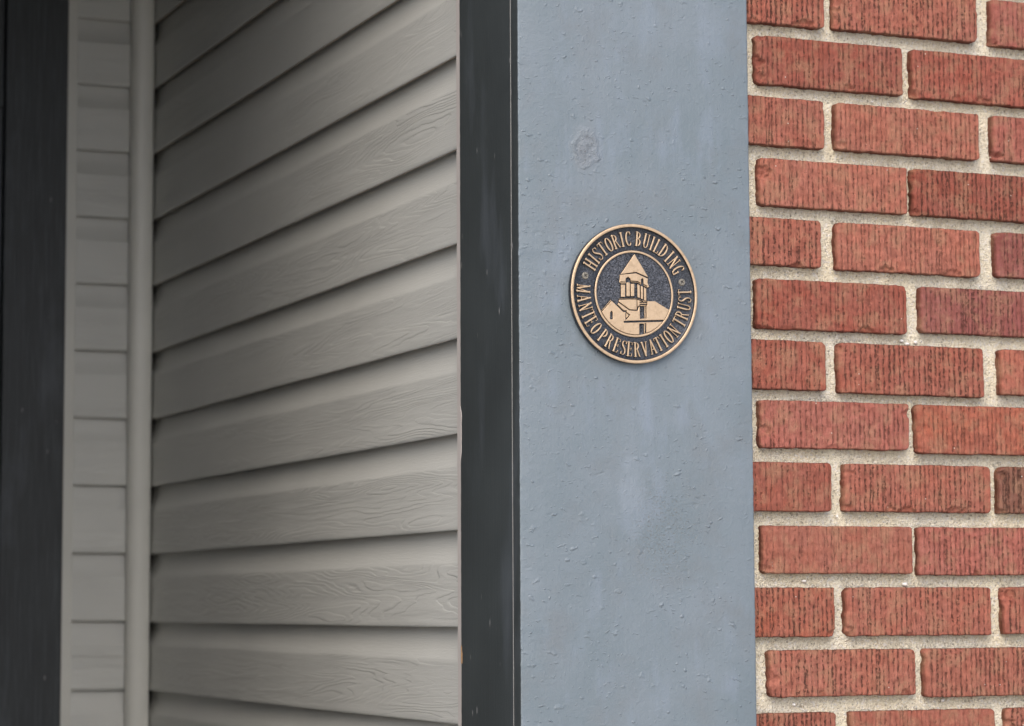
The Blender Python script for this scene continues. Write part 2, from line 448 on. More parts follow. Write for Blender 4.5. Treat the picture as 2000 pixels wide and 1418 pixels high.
# ------------------------------------------------------------------ setting out of frame: pavement, porch ceiling, added dark side wall that shades the siding
g = link('ground', mesh('ground', [(-60000, -60000, 0), (60000, -60000, 0), (60000, 60000, 0), (-60000, 60000, 0)], [(0, 1, 2, 3)], M_CONC, False))
g['kind'] = 'structure'
o = link('porch_floor', box_mesh('porch_floor', -760, -12, -250, 1560, 4, 160, M_FLOOR, 8)); o['kind'] = 'structure'
o = link('porch_ceiling', box_mesh('porch_ceiling', -760, 268, -20, 1620, ZO + 1020, ZO + 1060, M_CEIL, 0)); o['kind'] = 'structure'

o = link('porch_shade_wall', box_mesh('porch_shade_wall', -700, -605, 0, 1560, 160, ZO + 1019, M_DIM, 0)); o['kind'] = 'structure'  # unseen wall, set close and dark to shade the deep siding

# ------------------------------------------------------------------ brick wall
YB = 6.0                       # brick face plane
wall = thing('brick_wall', 'red brick wall with combed vertical grooves and cream mortar joints', 'brick wall', P3(270, YB, 0))

def brick_mesh(L, H, seed, hi=True, tilt=(0, 0)):
    """a combed-face brick: x 0..L, z 0..H, face at y=0, depth +y. chips and uneven arrises"""
    st = 0.95 if hi else 6.0
    nx = max(8, int(L / st)) + 1; nz = max(6, int(H / (st * 1.7))) + 1
    xs = np.linspace(0, L, nx); zs = np.linspace(0, H, nz)
    # crowd samples at the border for a rounded arris
    e = np.array([0.0, 0.5, 1.4]); xs = np.concatenate([e, np.linspace(2.6, L - 2.6, nx), L - e[::-1]])
    zs = np.concatenate([e, np.linspace(2.6, H - 2.6, nz), H - e[::-1]])
    nx, nz = len(xs), len(zs)
    X, Z = np.meshgrid(xs, zs)
    r = np.random.default_rng(seed)
    sx, sz = r.uniform(0, 500, 2)
    dx = np.minimum(X, L - X); dz = np.minimum(Z, H - Z); de = np.minimum(dx, dz)
    R = 1.5
    rl = r.uniform(2.5, 5.5)
    qx = np.clip(R - dx, 0, R); qz = np.clip(R - dz, 0, R)
    Y = R - np.sqrt(np.maximum(R * R - np.minimum(qx ** 2 + qz ** 2, R * R), 0))
    ql = np.clip(rl - X - 0.5 * fbm(Z / 8, Z * 0 + sx, seed + 61, 2), 0, rl)
    Y += 0.9 * (rl - np.sqrt(np.maximum(rl * rl - ql * ql, 0)))
    G = np.zeros_like(X)
    if hi:
        # combed grooves, each wandering a little and broken along its length
        x = r.uniform(4, 8)
        soft = r.uniform(0.6, 1.1)
        while x < L - 3:
            wob = 0.55 * vnoise(Z / 9.0 + x * 7, X * 0 + seed, seed) + 0.35 * vnoise(Z / 2.6 + x * 3, X * 0, seed + 5)
            wd = r.uniform(0.8, 1.35)
            dd = np.abs(X - x - wob) / wd
            amp = np.clip(0.72 + 0.45 * vnoise(Z / 2.6 + x, X * 0 + x, seed + 9) + 0.35 * vnoise(Z / 22.0, X * 0 + x * .13, seed + 2), 0.05, 1.2) * soft
            g_ = np.exp(-dd ** 2) * amp
            G = np.maximum(G, g_)
            x += r.uniform(5.4, 7.4) * (0.5 if r.random() < 0.12 else 1)
        G *= sstep(0.5, 3.0, dx) * sstep(rl * 0.6, rl + 2.5, X)
        Y += 1.0 * G + 0.30 * np.abs(fbm(X / 4 + sx, Z / 7 + sz, seed, 3)) + 0.45 * (vnoise(X / 1.5 + sx, Z / 5.0, seed + 3) + 1) * 0.5
        tear = sstep(0.35, 0.8, fbm(X / 10 + sx, Z / 10 + sz, seed + 40, 3))
        Y += 0.9 * tear * (0.6 + 0.4 * vnoise(X / 1.4, Z / 1.4, seed + 8))
    # chips on corners and along arrises
    for k in range(int(r.integers(2, 6)) if hi else 1):
        side = r.random()
        if side < 0.45: cx, cz = (0 if r.random() < 0.65 else L), r.choice([0, H]) + r.normal(0, 6)
        elif side < 0.7: cx, cz = 0, r.uniform(0, H)
        else: cx, cz = r.uniform(0, L), 0 if r.random() < 0.8 else H
        rx, rz, dp = r.uniform(4, 14), r.uniform(3, 9), r.uniform(1.5, 5.5)
        q = np.sqrt(((X - cx) / rx) ** 2 + ((Z - cz) / rz) ** 2) + 0.45 * fbm(X / 3.2, Z / 3.2, seed + 77 + k, 3)
        c = sstep(1.0, 0.88, q)
        Y = Y + dp * c * (1 - 0.35 * q) * (1 + 0.25 * vnoise(X / 2, Z / 2, seed + 90))
        G = G * (1 - c)
    # uneven outline
    jx = 0.55 * fbm(Z / 6 + sx, Z * 0, seed + 21, 3) * 2.0; jz = 0.45 * fbm(X / 9 + sz, X * 0, seed + 22, 3) * 2.0
    lxw = sstep(10, 0, X); rxw = sstep(10, 0, L - X); bzw = sstep(8, 0, Z); tzw = sstep(8, 0, H - Z)
    Xd = X + lxw * (jx * 1.3 - 0.6) + rxw * (jx * 0.8 - 0.3)
    Zd = Z + bzw * (jz + 0.3) + tzw * (jz * 0.7 - 0.3) + tilt[0] * (1 - X / L) + tilt[1] * (X / L)
    cr = r.uniform(2.0, 6.5, 4)   # rounded corners seen from the front
    for (a, b, rr) in ((0, 0, cr[0]), (L, 0, cr[1]), (0, H, cr[2]), (L, H, cr[3])):
        ux = np.abs(X - a); uz = np.abs(Z - b)
        inside = (ux < rr) & (uz < rr)
        vx = rr - ux; vz = rr - uz; ln = np.hypot(vx, vz) + 1e-9
        k = np.where(inside, np.maximum(np.abs(vx), np.abs(vz)) / ln, 1.0)
        Xd = np.where(inside, a + np.sign(L / 2 - a) * (rr - vx * k) + (Xd - X), Xd)
        Zd = np.where(inside, b + np.sign(H / 2 - b) * (rr - vz * k) + (Zd - Z), Zd)
    V = np.stack([Xd, Y, Zd], -1).reshape(-1, 3)
    F = grid_faces(nz, nx)
    # border loop carried back into the mortar
    idx = np.arange(nx * nz).reshape(nz, nx)
    loop = np.concatenate([idx[0, :], idx[1:, -1], idx[-1, -2::-1], idx[-2:0:-1, 0]])
    n = len(loop); rings = [loop]; VV = [V]; base = len(V)
    t = np.arange(n)
    for k, dy in enumerate((6.0, 13.0, 24.0)):
        Vr = V[loop].copy()
        Vr[:, 1] = np.maximum(Vr[:, 1] + 0.5, dy) if k == 0 else dy + 0 * t
        nn = 0.5 * vnoise(t / 3.0, t * 0 + k * 3.3, seed + 31)
        Vr[:, 0] += nn; Vr[:, 2] += nn * 0.7
        VV.append(Vr); rings.append(base + t); base += n
    FF = [F]
    for a, b in zip(rings[:-1], rings[1:]):
        FF.append(np.stack([a, b, np.roll(b, -1), np.roll(a, -1)], 1))
    V = np.concatenate(VV); F = np.concatenate(FF)
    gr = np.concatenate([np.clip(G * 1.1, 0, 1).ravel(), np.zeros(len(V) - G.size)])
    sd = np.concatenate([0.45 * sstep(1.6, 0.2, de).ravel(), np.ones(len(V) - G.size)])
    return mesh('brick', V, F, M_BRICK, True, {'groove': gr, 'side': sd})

RED = [(0.365, 0.122, 0.085), (0.385, 0.135, 0.094), (0.335, 0.106, 0.075), (0.41, 0.152, 0.106), (0.36, 0.118, 0.096), (0.325, 0.100, 0.068)]
DEEP = (0.315, 0.088, 0.060); ROSE = (0.375, 0.132, 0.104); PURP = (0.265, 0.085, 0.082); ORNG = (0.42, 0.130, 0.080); BRWN = (0.185, 0.100, 0.068)
# row, x left, x right, tilt of the left and right ends; None = runs on out of sight
MEAS = [
 (0, None, 377.7, 379.4, 0), (0, 390.7, 580.3, 380.4, 0), (0, 600.0, None, 379.0, 0),
 (1, 291.4, 479.4, 310.6, DEEP), (1, 492.2, None, 309.5, DEEP),
 (2, None, 375.4, 242.1, 0), (2, 391.1, 579.1, 242.8, 0), (2, 599.2, None, 243.4, ROSE),
 (3, 293.0, 481.9, 174.6, 0), (3, 489.7, None, 174.6, DEEP),
 (4, None, 368.9, 108.4, 0), (4, 389.1, 577.2, 107.6, 0), (4, 599.0, None, 109.0, PURP),
 (5, 287.7, 478.7, 38.2, DEEP), (5, 497.3, None, 41.0, PURP),
 (6, None, 372.8, -28.7, 0), (6, 389.7, 578.7, -30.4, 0), (6, 601.6, None, -26.3, 0),
 (7, 290.0, 478.3, -93.0, ROSE), (7, 488.8, None, -95.4, ORNG),
 (8, None, 377.1, -162.7, 0), (8, 394.2, 584.2, -161.6, 0), (8, 596.5, None, -162.0, BRWN),
 (9, 290.3, 479.7, -230.2, 0), (9, 488.9, None, -231.9, ROSE),
 (10, None, 378.8, -299.0, ORNG), (10, 394.0, 581.8, -298.8, 0), (10, 598.5, None, -298.3, 0),
 (11, 296.9, 480.4, -364.1, 0), (11, 493.7, None, -367.3, 0),
 (12, None, 377.1, -435.0, 0), (12, 397.1, 583.4, -436.0, 0), (12, 599.1, None, -437.0, 0)]
TOPS = {0: 434.0, 1: 366.3, 2: 297.2, 3: 228.4, 4: 161.8, 5: 94.1, 6: 26.4, 7: -39.9, 8: -108.1, 9: -177.4, 10: -244.7, 11: -312.7, 12: -380.5}
random.seed(4)
bricks = []
for k, xl, xr, zb, c in MEAS:
    if xl is None: xl = xr - 190.5
    if xr is None: xr = xl + 189.5
    bricks.append((k, xl, xr, zb, TOPS[k], c, True))
for k in list(range(-4, 17)):
    odd = k % 2
    start = 290.5 if odd else 188.0
    top = TOPS.get(k, 366.3 - (k - 1) * 67.85)
    for j in range(5):
        xl = start + 203.2 * j + random.uniform(-1.5, 1.5)
        if 0 <= k <= 12 and j < (2 if odd else 3): continue
        if xl > 1050: continue
        bricks.append((k, xl, xl + 189.5, top - 55.5, top, 0, False))
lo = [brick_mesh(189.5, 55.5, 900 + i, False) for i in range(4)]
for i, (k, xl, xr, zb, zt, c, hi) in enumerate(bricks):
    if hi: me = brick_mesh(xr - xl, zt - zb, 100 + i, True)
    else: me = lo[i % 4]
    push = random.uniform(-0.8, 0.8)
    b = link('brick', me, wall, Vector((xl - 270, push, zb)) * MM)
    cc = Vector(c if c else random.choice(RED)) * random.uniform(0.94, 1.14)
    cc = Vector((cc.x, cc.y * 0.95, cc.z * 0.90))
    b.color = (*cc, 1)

# mortar bed, one uneven sheet behind the faces
def mortar():
    st = 2.0
    xs = np.arange(272, 1010, st); zs = np.arange(-640, 660, st)
    X, Z = np.meshgrid(xs, zs)
    Y = 12.3 + 0.9 * fbm(X / 16, Z / 16, 3, 3) + 0.55 * fbm(X / 4, Z / 4, 9, 2)
    soot = np.zeros_like(X)
    nearest = np.full(X.shape, 30.0)
    for (k, xl, xr, zb, zt, c, hi) in bricks:
        i0, i1 = np.searchsorted(zs, zb - 16), np.searchsorted(zs, zt + 16)
        j0, j1 = np.searchsorted(xs, xl - 16), np.searchsorted(xs, xr + 16)
        if i0 >= i1 or j0 >= j1: continue
        x_ = X[i0:i1, j0:j1]; z_ = Z[i0:i1, j0:j1]
        ddx = np.maximum(np.maximum(xl - x_, x_ - xr), 0); ddz = np.maximum(np.maximum(zb - z_, z_ - zt), 0)
        dd = np.hypot(ddx, ddz)
        nearest[i0:i1, j0:j1] = np.minimum(nearest[i0:i1, j0:j1], dd)
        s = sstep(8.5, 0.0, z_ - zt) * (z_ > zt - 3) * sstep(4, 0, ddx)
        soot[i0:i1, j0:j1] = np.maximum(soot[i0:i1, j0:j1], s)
    Y -= 1.3 * sstep(3.5, 0, nearest) * (0.4 + 0.6 * vnoise(X / 9, Z / 9, 33))     # smeared up the brick edges
    Y += 0.8 * sstep(0, 9, nearest)
    V = np.stack([X - 270, Y - YB + 5.6, Z], -1).reshape(-1, 3)
    return mesh('mortar', V, grid_faces(len(zs), len(xs)), M_MORTAR, True, {'soot': soot.ravel()})
link('mortar', mortar(), wall)
link('backing', box_mesh('backing', 8, 1500, 26, 90, -ZO, 1400, M_MORTAR, 0), wall)

def blob_mesh(name, rx, ry, rz, seed, mat):
    import bmesh
    bm = bmesh.new(); bmesh.ops.create_icosphere(bm, subdivisions=2, radius=1.0)
    r = random.Random(seed)
    for v in bm.verts:
        k = 1 + 0.12 * math.sin(v.co.x * 3 + seed) + 0.1 * math.cos(v.co.z * 4 + seed * 2)
        v.co = Vector((v.co.x * rx * k, v.co.y * ry * k, v.co.z * rz * k)) * MM
    me = bpy.data.meshes.new(name); bm.to_mesh(me); bm.free()
    me.materials.append(mat); me.polygons.foreach_set('use_smooth', [True] * len(me.polygons))
    return me
for i, (x, z, a, b) in enumerate([(473.5, -241.5, 3.6, 2.8), (388, -166.5, 1.8, 1.5), (381, -258, 2.3, 3.2), (483, 28.5, 3.4, 2.2), (476, 32, 2.6, 2.0), (494, 31, 2.2, 2.0), (345, -238, 3.0, 1.8), (330, -372, 2.4, 1.8), (520, -371, 2.4, 1.7), (443, 303, 1.6, 1.3), (560, -40, 1.8, 1.6)]):
    link('pebble', blob_mesh('pebble', a, 2.2, b, i, M_PEB), wall, Vector((x - 270, 10.2, z)) * MM)

# ------------------------------------------------------------------ corner post: grey face board, charcoal side board
post = thing('corner_post', 'boxed wooden corner post, blue grey front board and charcoal side', 'corner post', P3(0, 0, 0))
ZB, ZT = -ZO + 20, 1018

def face_board():
    W = 276.0
    # profile in x,y with (x, y, edge weight, material)
    prof = [(0.2, 19.4), (0.0, 18.5), (0.0, 2.2), (0.25, 1.0), (0.9, 0.3), (2.2, 0.0), (46, 0), (92, 0), (138, 0), (184, 0), (230, 0), (273.6, 0.0), (275.0, 0.3), (275.8, 1.1), (276, 2.6), (276, 19.0)]
    zs = np.concatenate([np.linspace(ZB, -480, 30), np.arange(-478, 520, 2.2), np.linspace(521, ZT, 40)])
    V = []; 
    for zi, z in enumerate(zs):
        pass
    px = np.array([p[0] for p in prof]); py = np.array([p[1] for p in prof])
    X = np.repeat(px[None, :], len(zs), 0); Y = np.repeat(py[None, :], len(zs), 0); Z = np.repeat(zs[:, None], len(prof), 1)
    nl = fbm(zs / 5.0, zs * 0, 5, 3); nl2 = np.maximum(0, vnoise(zs / 3.0, zs * 0 + 4, 8) - 0.45) * 2.2
    nr_ = fbm(zs / 7.0, zs * 0, 15, 3); nr2 = np.maximum(0, vnoise(zs / 4.0, zs * 0 + 4, 18) - 0.5) * 2.0
    for j in (2, 3, 4): X[:, j] += 0.35 * nl - 0.45 * nl2; Y[:, j] += 0.3 * nl - 0.4 * nl2
    X[:, 5] += 0.8 * nl
    for j in (12, 13, 14): X[:, j] += 0.45 * nr_ + 0.5 * nr2; Y[:, j] += 0.25 * nr_
    Y[:, 6:11] += 0.25 * fbm(Z[:, 6:11] / 150, X[:, 6:11] / 60, 50, 2)
    V = np.stack([X, Y, Z], -1).reshape(-1, 3)
    F = grid_faces(len(zs), len(prof))
    fm = np.tile(np.array([1, 1, 1] + [0] * (len(prof) - 4)), len(zs) - 1)
    # ragged brush line where the charcoal side meets the grey face
    return mesh('front_board', V, F, [M_GREY, M_DARK], True, None, fm)
link('front_board', face_board(), post)

def side_board(name, x0, y0, y1, z0, z1, seed, mat, thick=24):
    prof = [(x0 + 2.0, y1), (x0 + 0.7, y1), (x0 + 0.1, y1 - 0.5), (x0, y1 - 1.6), (x0, y1 - 35), (x0, (y0 + y1) / 2), (x0, y0 + 35), (x0, y0 + 1.6), (x0 + 0.1, y0 + 0.5), (x0 + 0.7, y0), (x0 + thick, y0)]
    prof = [(x0 + thick, y1)] + prof
    zs = np.concatenate([np.linspace(z0, -480, 20), np.arange(-477, 520, 3.0), np.linspace(521, z1, 20)])
    px = np.array([p[0] for p in prof]); py = np.array([p[1] for p in prof])
    X = np.repeat(px[None, :], len(zs), 0); Y = np.repeat(py[None, :], len(zs), 0); Z = np.repeat(zs[:, None], len(prof), 1)
    nl = fbm(zs / 9.0, zs * 0, seed, 3)
    for j in (0, 1, 2, 3, 4): Y[:, j] += 0.5 * nl
    for j in (8, 9, 10): Y[:, j] += 0.3 * nl[::-1]
    V = np.stack([X, Y, Z], -1).reshape(-1, 3)
    return mesh(name, V, grid_faces(len(zs), len(prof)), mat)
link('side_board', side_board('side_board', 0.0, 20.3, 166.4, ZB, ZT, 61, M_DARK), post)

def ribbon(name, mat, zs, y0, y1, x, lift):
    """a thin bead of varying width lying on a face that looks to -x"""
    n = len(zs)
    V = []
    for k, t in enumerate(np.linspace(0, math.pi, 5)):
        ym = (y0 + y1) / 2; hw = (y1 - y0) / 2
        V.append(np.stack([x - lift * math.sin(t) + 0 * zs, ym - hw * math.cos(t), zs], -1))
    V = np.stack(V, 1).reshape(-1, 3)
    return mesh(name, V, grid_faces(n, 5), mat)
zs = np.arange(-560, 640, 2.0)
wv = 0.55 + 0.30 * fbm(zs / 12, zs * 0, 71, 3) + 0.35 * np.maximum(0, vnoise(zs / 5, zs * 0, 73))
link('caulk_line', ribbon('caulk_line', M_CAULK, zs, 20.0 - wv, 20.0 + wv, 0.5, 0.9), post)
zs = np.arange(-326, -306, 1.5)
link('bare_wood_chip', ribbon('bare_wood_chip', M_WOOD, zs, 163.5 + 0.8 * vnoise(zs / 3, zs * 0, 5), 166.6 + 0 * zs, 0.0, 0.35), post)
zs = np.concatenate([np.arange(-104, -42, 1.5)])
bw = 3.4 * sstep(-43, -52, zs) * sstep(-105, -92, zs) + 0.5 * vnoise(zs / 4, zs * 0, 8)
link('bare_edge', ribbon('bare_edge', M_VL, zs, 166.3 - np.maximum(bw, 0.1), 166.9 + 0 * zs, 0.0, 0.4), post)

# ------------------------------------------------------------------ vinyl siding
E_ = 107.2
ZBUTT0 = -264 + (350.6 + 264) * 1.00985        # a butt line of the side wall
def siding_profile():
    """(out, z) of one course from its hidden top down to the butt and its return lip; flat flag"""
    p = [(3.2, 124.0, 0), (3.7, 114, 0), (3.9, 107, 0), (4.1, 101, 0), (4.5, 95, 0), (5.3, 89.5, 0.0), (6.8, 83.5, 0.1), (8.9, 77.5, 0.1), (11.4, 71.4, 0.2), (12.1, 69.4, 0.8), (12.3, 67.6, 1.0),
         (12.3, 52, 1.0), (12.7, 34, 1.0), (13.1, 16, 1.0), (13.4, 6, 1.0), (13.4, 2.4, 0.7), (13.0, 0.7, 0.3), (12.4, 0.05, 0.0), (12.1, 0.0, -1.0), (8.4, 0.5, -1.0), (7.9, 2.0, -1.0), (7.8, 8.0, -1.0)]
    return p
def plank_mesh(length, axis, seed, mat, step=14.0):
    p = siding_profile(); n = int(length / step) + 1
    t = np.linspace(0, length, n)
    out = np.array([q[0] for q in p]); zz = np.array([q[1] for q in p]); fl = np.array([q[2] for q in p])
    T = np.repeat(t[:, None], len(p), 1); O = np.repeat(out[None, :], n, 0).copy(); Z = np.repeat(zz[None, :], n, 0).copy()
    O += 0.55 * fbm(T / 160, Z / 60 + seed, seed, 2) * np.clip(np.abs(fl) + 0.2, 0, 1)
    Z += 0.45 * fbm(T / 220, T * 0 + seed, seed + 3, 2) * (zz < 20)
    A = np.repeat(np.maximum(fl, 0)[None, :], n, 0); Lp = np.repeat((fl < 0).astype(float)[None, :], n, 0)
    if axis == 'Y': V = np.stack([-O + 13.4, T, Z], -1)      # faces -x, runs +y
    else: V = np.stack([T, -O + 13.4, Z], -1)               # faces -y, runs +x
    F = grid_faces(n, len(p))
    return mesh('plank', V.reshape(-1, 3), F, mat, True, {'flat': A.ravel(), 'lap_shade': Lp.ravel()})
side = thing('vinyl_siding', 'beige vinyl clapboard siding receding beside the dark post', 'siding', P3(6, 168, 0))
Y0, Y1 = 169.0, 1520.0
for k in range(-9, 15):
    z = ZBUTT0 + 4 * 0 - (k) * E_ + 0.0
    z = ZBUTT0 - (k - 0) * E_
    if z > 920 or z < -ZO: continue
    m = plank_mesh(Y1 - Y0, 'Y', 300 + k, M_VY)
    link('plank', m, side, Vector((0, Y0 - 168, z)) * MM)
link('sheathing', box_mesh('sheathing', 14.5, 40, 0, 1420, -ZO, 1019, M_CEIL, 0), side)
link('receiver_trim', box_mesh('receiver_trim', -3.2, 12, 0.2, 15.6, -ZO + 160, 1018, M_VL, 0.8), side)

back = thing('vinyl_siding', 'narrow strip of beige vinyl siding on the far porch wall', 'siding', P3(-117, 1521, 0))
ZBB = CZ + (663.6 - CZ) * 1.0183
for k in range(-6, 17):
    z = ZBB - k * E_
    if z > 920 or z < -ZO + 160: continue
    m = plank_mesh(112.0, 'X', 500 + k, M_VX, 10)
    link('plank', m, back, Vector((-14, 0, z)) * MM)
link('sheathing', box_mesh('sheathing', -1400, 136, 15, 60, -ZO, 1019, M_CEIL, 0), back)
link('receiver_trim', box_mesh('receiver_trim', -23, 0.8, -4.5, 12, -ZO + 160, 1018, M_VT, 1.2), back)

def corner_trim():
    pr = [(-30.5, 1519), (-30.8, 1511), (-30.0, 1507), (-27.5, 1503.6), (-23, 1500.8), (-16, 1498.6), (-8, 1497.6), (-1.0, 1497.6), (2.6, 1498.2), (4.0, 1499.6), (4.4, 1502), (3.6, 1505), (3.0, 1518)]
    zs = np.linspace(-ZO + 160, 1018, 60)
    px = np.array([p[0] for p in pr]); py = np.array([p[1] for p in pr])
    X = np.repeat(px[None, :], len(zs), 0); Y = np.repeat(py[None, :], len(zs), 0); Z = np.repeat(zs[:, None], len(pr), 1)
    X = X + 13 + 0.4 * fbm(Z / 200, Z * 0, 91, 2); Y = Y - 1500
    return mesh('corner_trim', np.stack([X, Y, Z], -1).reshape(-1, 3), grid_faces(len(zs), len(pr)), M_VT)
o = link('corner_trim', corner_trim(), None, P3(-13, 1500, 0))
o['label'] = 'rounded vertical vinyl corner trim where the two siding walls meet'
o['category'] = 'corner trim'
o['kind'] = 'thing'

# ------------------------------------------------------------------ dark door frame at the far left
door = thing('door_frame', 'dark weathered wooden door frame at the far end of the porch', 'door frame', P3(-190, 1500, -ZO + 160))
def dz(z): return z + ZO - 160
link('casing_board', box_mesh('casing_board', -47, 51.5, -12, 24, 0, dz(1018), M_DARKW, 2.0), door)
link('jamb', box_mesh('jamb', -75, -47.6, 2, 40, 0, dz(1018), M_DARKW, 1.5), door)
link('rail', box_mesh('rail', -600, -48, -4, 22, dz(520.8), dz(553.6), M_DARKW, 1.5), door)
link('panel', box_mesh('panel', -600, -75.6, 22.6, 36, 0, dz(520.0), M_DARKW, 1.5), door)
link('panel', box_mesh('panel', -600, -75.6, 22.6, 36, dz(554), dz(1018), M_DARKW, 1.5), door)

for t_ in (wall, post, side, back, o, door):
    if t_.get('category'): t_['kind'] = 'thing'

# ------------------------------------------------------------------ bronze plaque
PX, PZ, PR = 131.4, 67.8, 75.1
plaque = thing('plaque', 'round cast bronze historic building plaque with church tower relief', 'plaque', P3(PX, 0.0, PZ))
plaque.rotation_euler = (math.radians(90), 0, 0)     # local x right, y up, z out of the board
FIELD = 4.7; HT = 2.6

def lathe(name, prof, mat, rel, peb, seg=256):
    n = len(prof); t = np.linspace(0, 2 * math.pi, seg, endpoint=False)
    r = np.array([p[0] for p in prof]); z = np.array([p[1] for p in prof])
    V = np.stack([r[:, None] * np.cos(t), r[:, None] * np.sin(t), z[:, None] + 0 * t], -1).reshape(-1, 3)
    F = grid_faces(n, seg, True)
    return mesh(name, V, F[:, ::-1], mat, True, {'relief': np.repeat(rel, seg), 'pebble': np.repeat(peb, seg)})
# disc with text band and inner field (lathe), back edge to centre
pr = [(PR - 1.2, 0.4), (PR - 0.3, 0.6), (PR, 1.4), (PR, 6.4), (PR - 0.8, 7.0)]
link('disc', lathe('disc', pr + [(71.2, FIELD + 0.4), (70.4, FIELD), (60, FIELD), (47.4, FIELD), (46.8, FIELD - 0.1), (42, FIELD - 0.05), (20, FIELD - 0.05), (0.01, FIELD - 0.05)], M_BRONZE,
                   [0.1, 0.1, 0.15, 0.45, 0.5, 0.2, 0.1, 0.15, 0.1, 0.05, 0.1, 0.15, 0.15], [0, 0, 0, 0, 0, 0, 0.05, 0.35, 0.1, 0.2, 1, 1, 1]), plaque)
link('rim', lathe('rim', [(PR - 0.1, 6.2), (PR - 0.15, 7.1), (PR - 0.6, 7.7), (PR - 1.3, 7.95), (72.4, 7.9), (71.8, 7.6), (71.4, 6.6), (71.2, FIELD - 0.3)], M_BRONZE,
                  [0.3, 0.8, 1, 1, 1, 0.85, 0.3, 0.1], [0] * 8), plaque)
link('inner_ring', lathe('inner_ring', [(46.9, FIELD - 0.3), (46.7, FIELD + 0.9), (46.3, FIELD + 1.35), (45.8, FIELD + 1.5), (44.9, FIELD + 1.5), (44.5, FIELD + 1.3), (44.2, FIELD + 0.8), (44.0, FIELD - 0.3)], M_BRONZE,
                         [0.1, 0.6, 0.95, 1, 1, 0.9, 0.4, 0.1], [0] * 8), plaque)

# signed distances
def seg_d(X, Y, a, b):
    ax, ay = a; bx, by = b; vx, vy = bx - ax, by - ay
    L2 = vx * vx + vy * vy + 1e-12
    t = np.clip(((X - ax) * vx + (Y - ay) * vy) / L2, 0, 1)
    return np.hypot(X - ax - t * vx, Y - ay - t * vy), t
def line_d(X, Y, pts):
    d_ = 1e9
    for a, b in zip(pts[:-1], pts[1:]): d_ = np.minimum(d_, seg_d(X, Y, a, b)[0])
    return d_
def poly_d(X, Y, pts):
    pts = list(pts); d_ = 1e9 + 0 * X; ins = np.zeros(X.shape, bool)
    for (ax, ay), (bx, by) in zip(pts, pts[1:] + pts[:1]):
        d_ = np.minimum(d_, seg_d(X, Y, (ax, ay), (bx, by))[0])
        c = ((ay > Y) != (by > Y))
        with np.errstate(divide='ignore', invalid='ignore'):
            xx = (bx - ax) * (Y - ay) / (by - ay + 1e-12) + ax
        ins ^= c & (X < xx)
    return np.where(ins, -d_, d_)
def relief_mesh(name, fn, box, st, H, soft=0.5, base=-0.35, mat=None, top=None):
    x0, x1, y0, y1 = box
    xs = np.arange(x0, x1 + st, st); ys = np.arange(y0, y1 + st, st)
    X, Y = np.meshgrid(xs, ys)
    D = fn(X, Y)
    Hh = base + (H - base) * sstep(0.12, -soft, D)
    if top is not None: Hh = Hh + top(X, Y) * sstep(0.12, -soft, D)
    idx = np.arange(X.size).reshape(X.shape)
    F = grid_faces(len(ys), len(xs))
    keep = (D.ravel()[F] < 0.16).any(1)
    F = F[keep]
    used = np.unique(F); remap = np.full(X.size, -1); remap[used] = np.arange(len(used))
    V = np.stack([X.ravel(), Y.ravel(), Hh.ravel()], -1)[used]
    rel = sstep(0.12, -soft * 0.9, D).ravel()[used]
    return mesh(name, V, remap[F], mat or M_BRONZE, True, {'relief': rel, 'pebble': 0 * rel})

# letters: strokes (points, half widths) in mm; x about the centre, y from 0 (foot) to 1 (head)
LH = 15.6
def arc(cx, cy, rx, ry, a0, a1, n=14):
    t = np.radians(np.linspace(a0, a1, n))
    return [(cx + rx * math.cos(a), cy + ry * math.sin(a)) for a in t]
def smooth(pts, n=5):
    P = np.array(pts, float); P = np.vstack([2 * P[0] - P[1], P, 2 * P[-1] - P[-2]]); out = []
    for i in range(1, len(P) - 2):
        for t in np.linspace(0, 1, n, endpoint=False):
            a, b, c, e = P[i - 1], P[i], P[i + 1], P[i + 2]
            out.append(tuple(0.5 * ((2 * b) + (-a + c) * t + (2 * a - 5 * b + 4 * c - e) * t * t + (-a + 3 * b - 3 * c + e) * t ** 3)))
    out.append(tuple(P[-2])); return out
ST, HR, SF = 1.08, 0.68, 0.55
def stem(x, y0=0.0, y1=1.0, w=ST, s0=1.35, s1=1.35):
    r = [([(x, y0 + 0.03), (x, y1 - 0.03)], w)]
    if s0: r.append(([(x - s0, y0 + 0.03), (x + s0, y0 + 0.03)], SF))
    if s1: r.append(([(x - s1, y1 - 0.03), (x + s1, y1 - 0.03)], SF))
    return r
def bowl(x, y0, y1, rx):
    c = (y0 + y1) / 2; r = (y1 - y0) / 2
    return [([(x, y1), (x + 0.6, y1)] + arc(x + 0.6, c, rx, r, 90, -90, 15) + [(x, y0)], 'v')]
G = {}
G['H'] = stem(-2.3) + stem(2.3) + [([(-2.3, .52), (2.3, .52)], SF)]
G['I'] = stem(0, s0=1.5, s1=1.5)
G['S'] = [(smooth([(2.1, .80), (1.5, .93), (0.0, .975), (-1.6, .92), (-2.1, .79), (-1.4, .65), (0.1, .53), (1.6, .40), (2.2, .22), (1.5, .08), (0.0, .025), (-1.6, .08), (-2.3, .22)]), 'm'), ([(2.25, .78), (2.35, .97)], 0.45), ([(-2.4, .03), (-2.4, .24)], 0.45)]
G['T'] = stem(0, s1=0, s0=1.5) + [([(-3.0, .965), (3.0, .965)], 0.55), ([(-3.1, .965), (-3.3, .81)], 0.42), ([(3.1, .965), (3.3, .81)], 0.42)]
G['O'] = [(arc(0, .5, 2.75, .475, 0, 360, 36), 'o')]
G['R'] = stem(-2.1) + bowl(-2.1, .52, .97, 3.1) + [([(0.2, .52), (2.6, .04)], 0.85), ([(2.3, .03), (3.6, .03)], SF)]
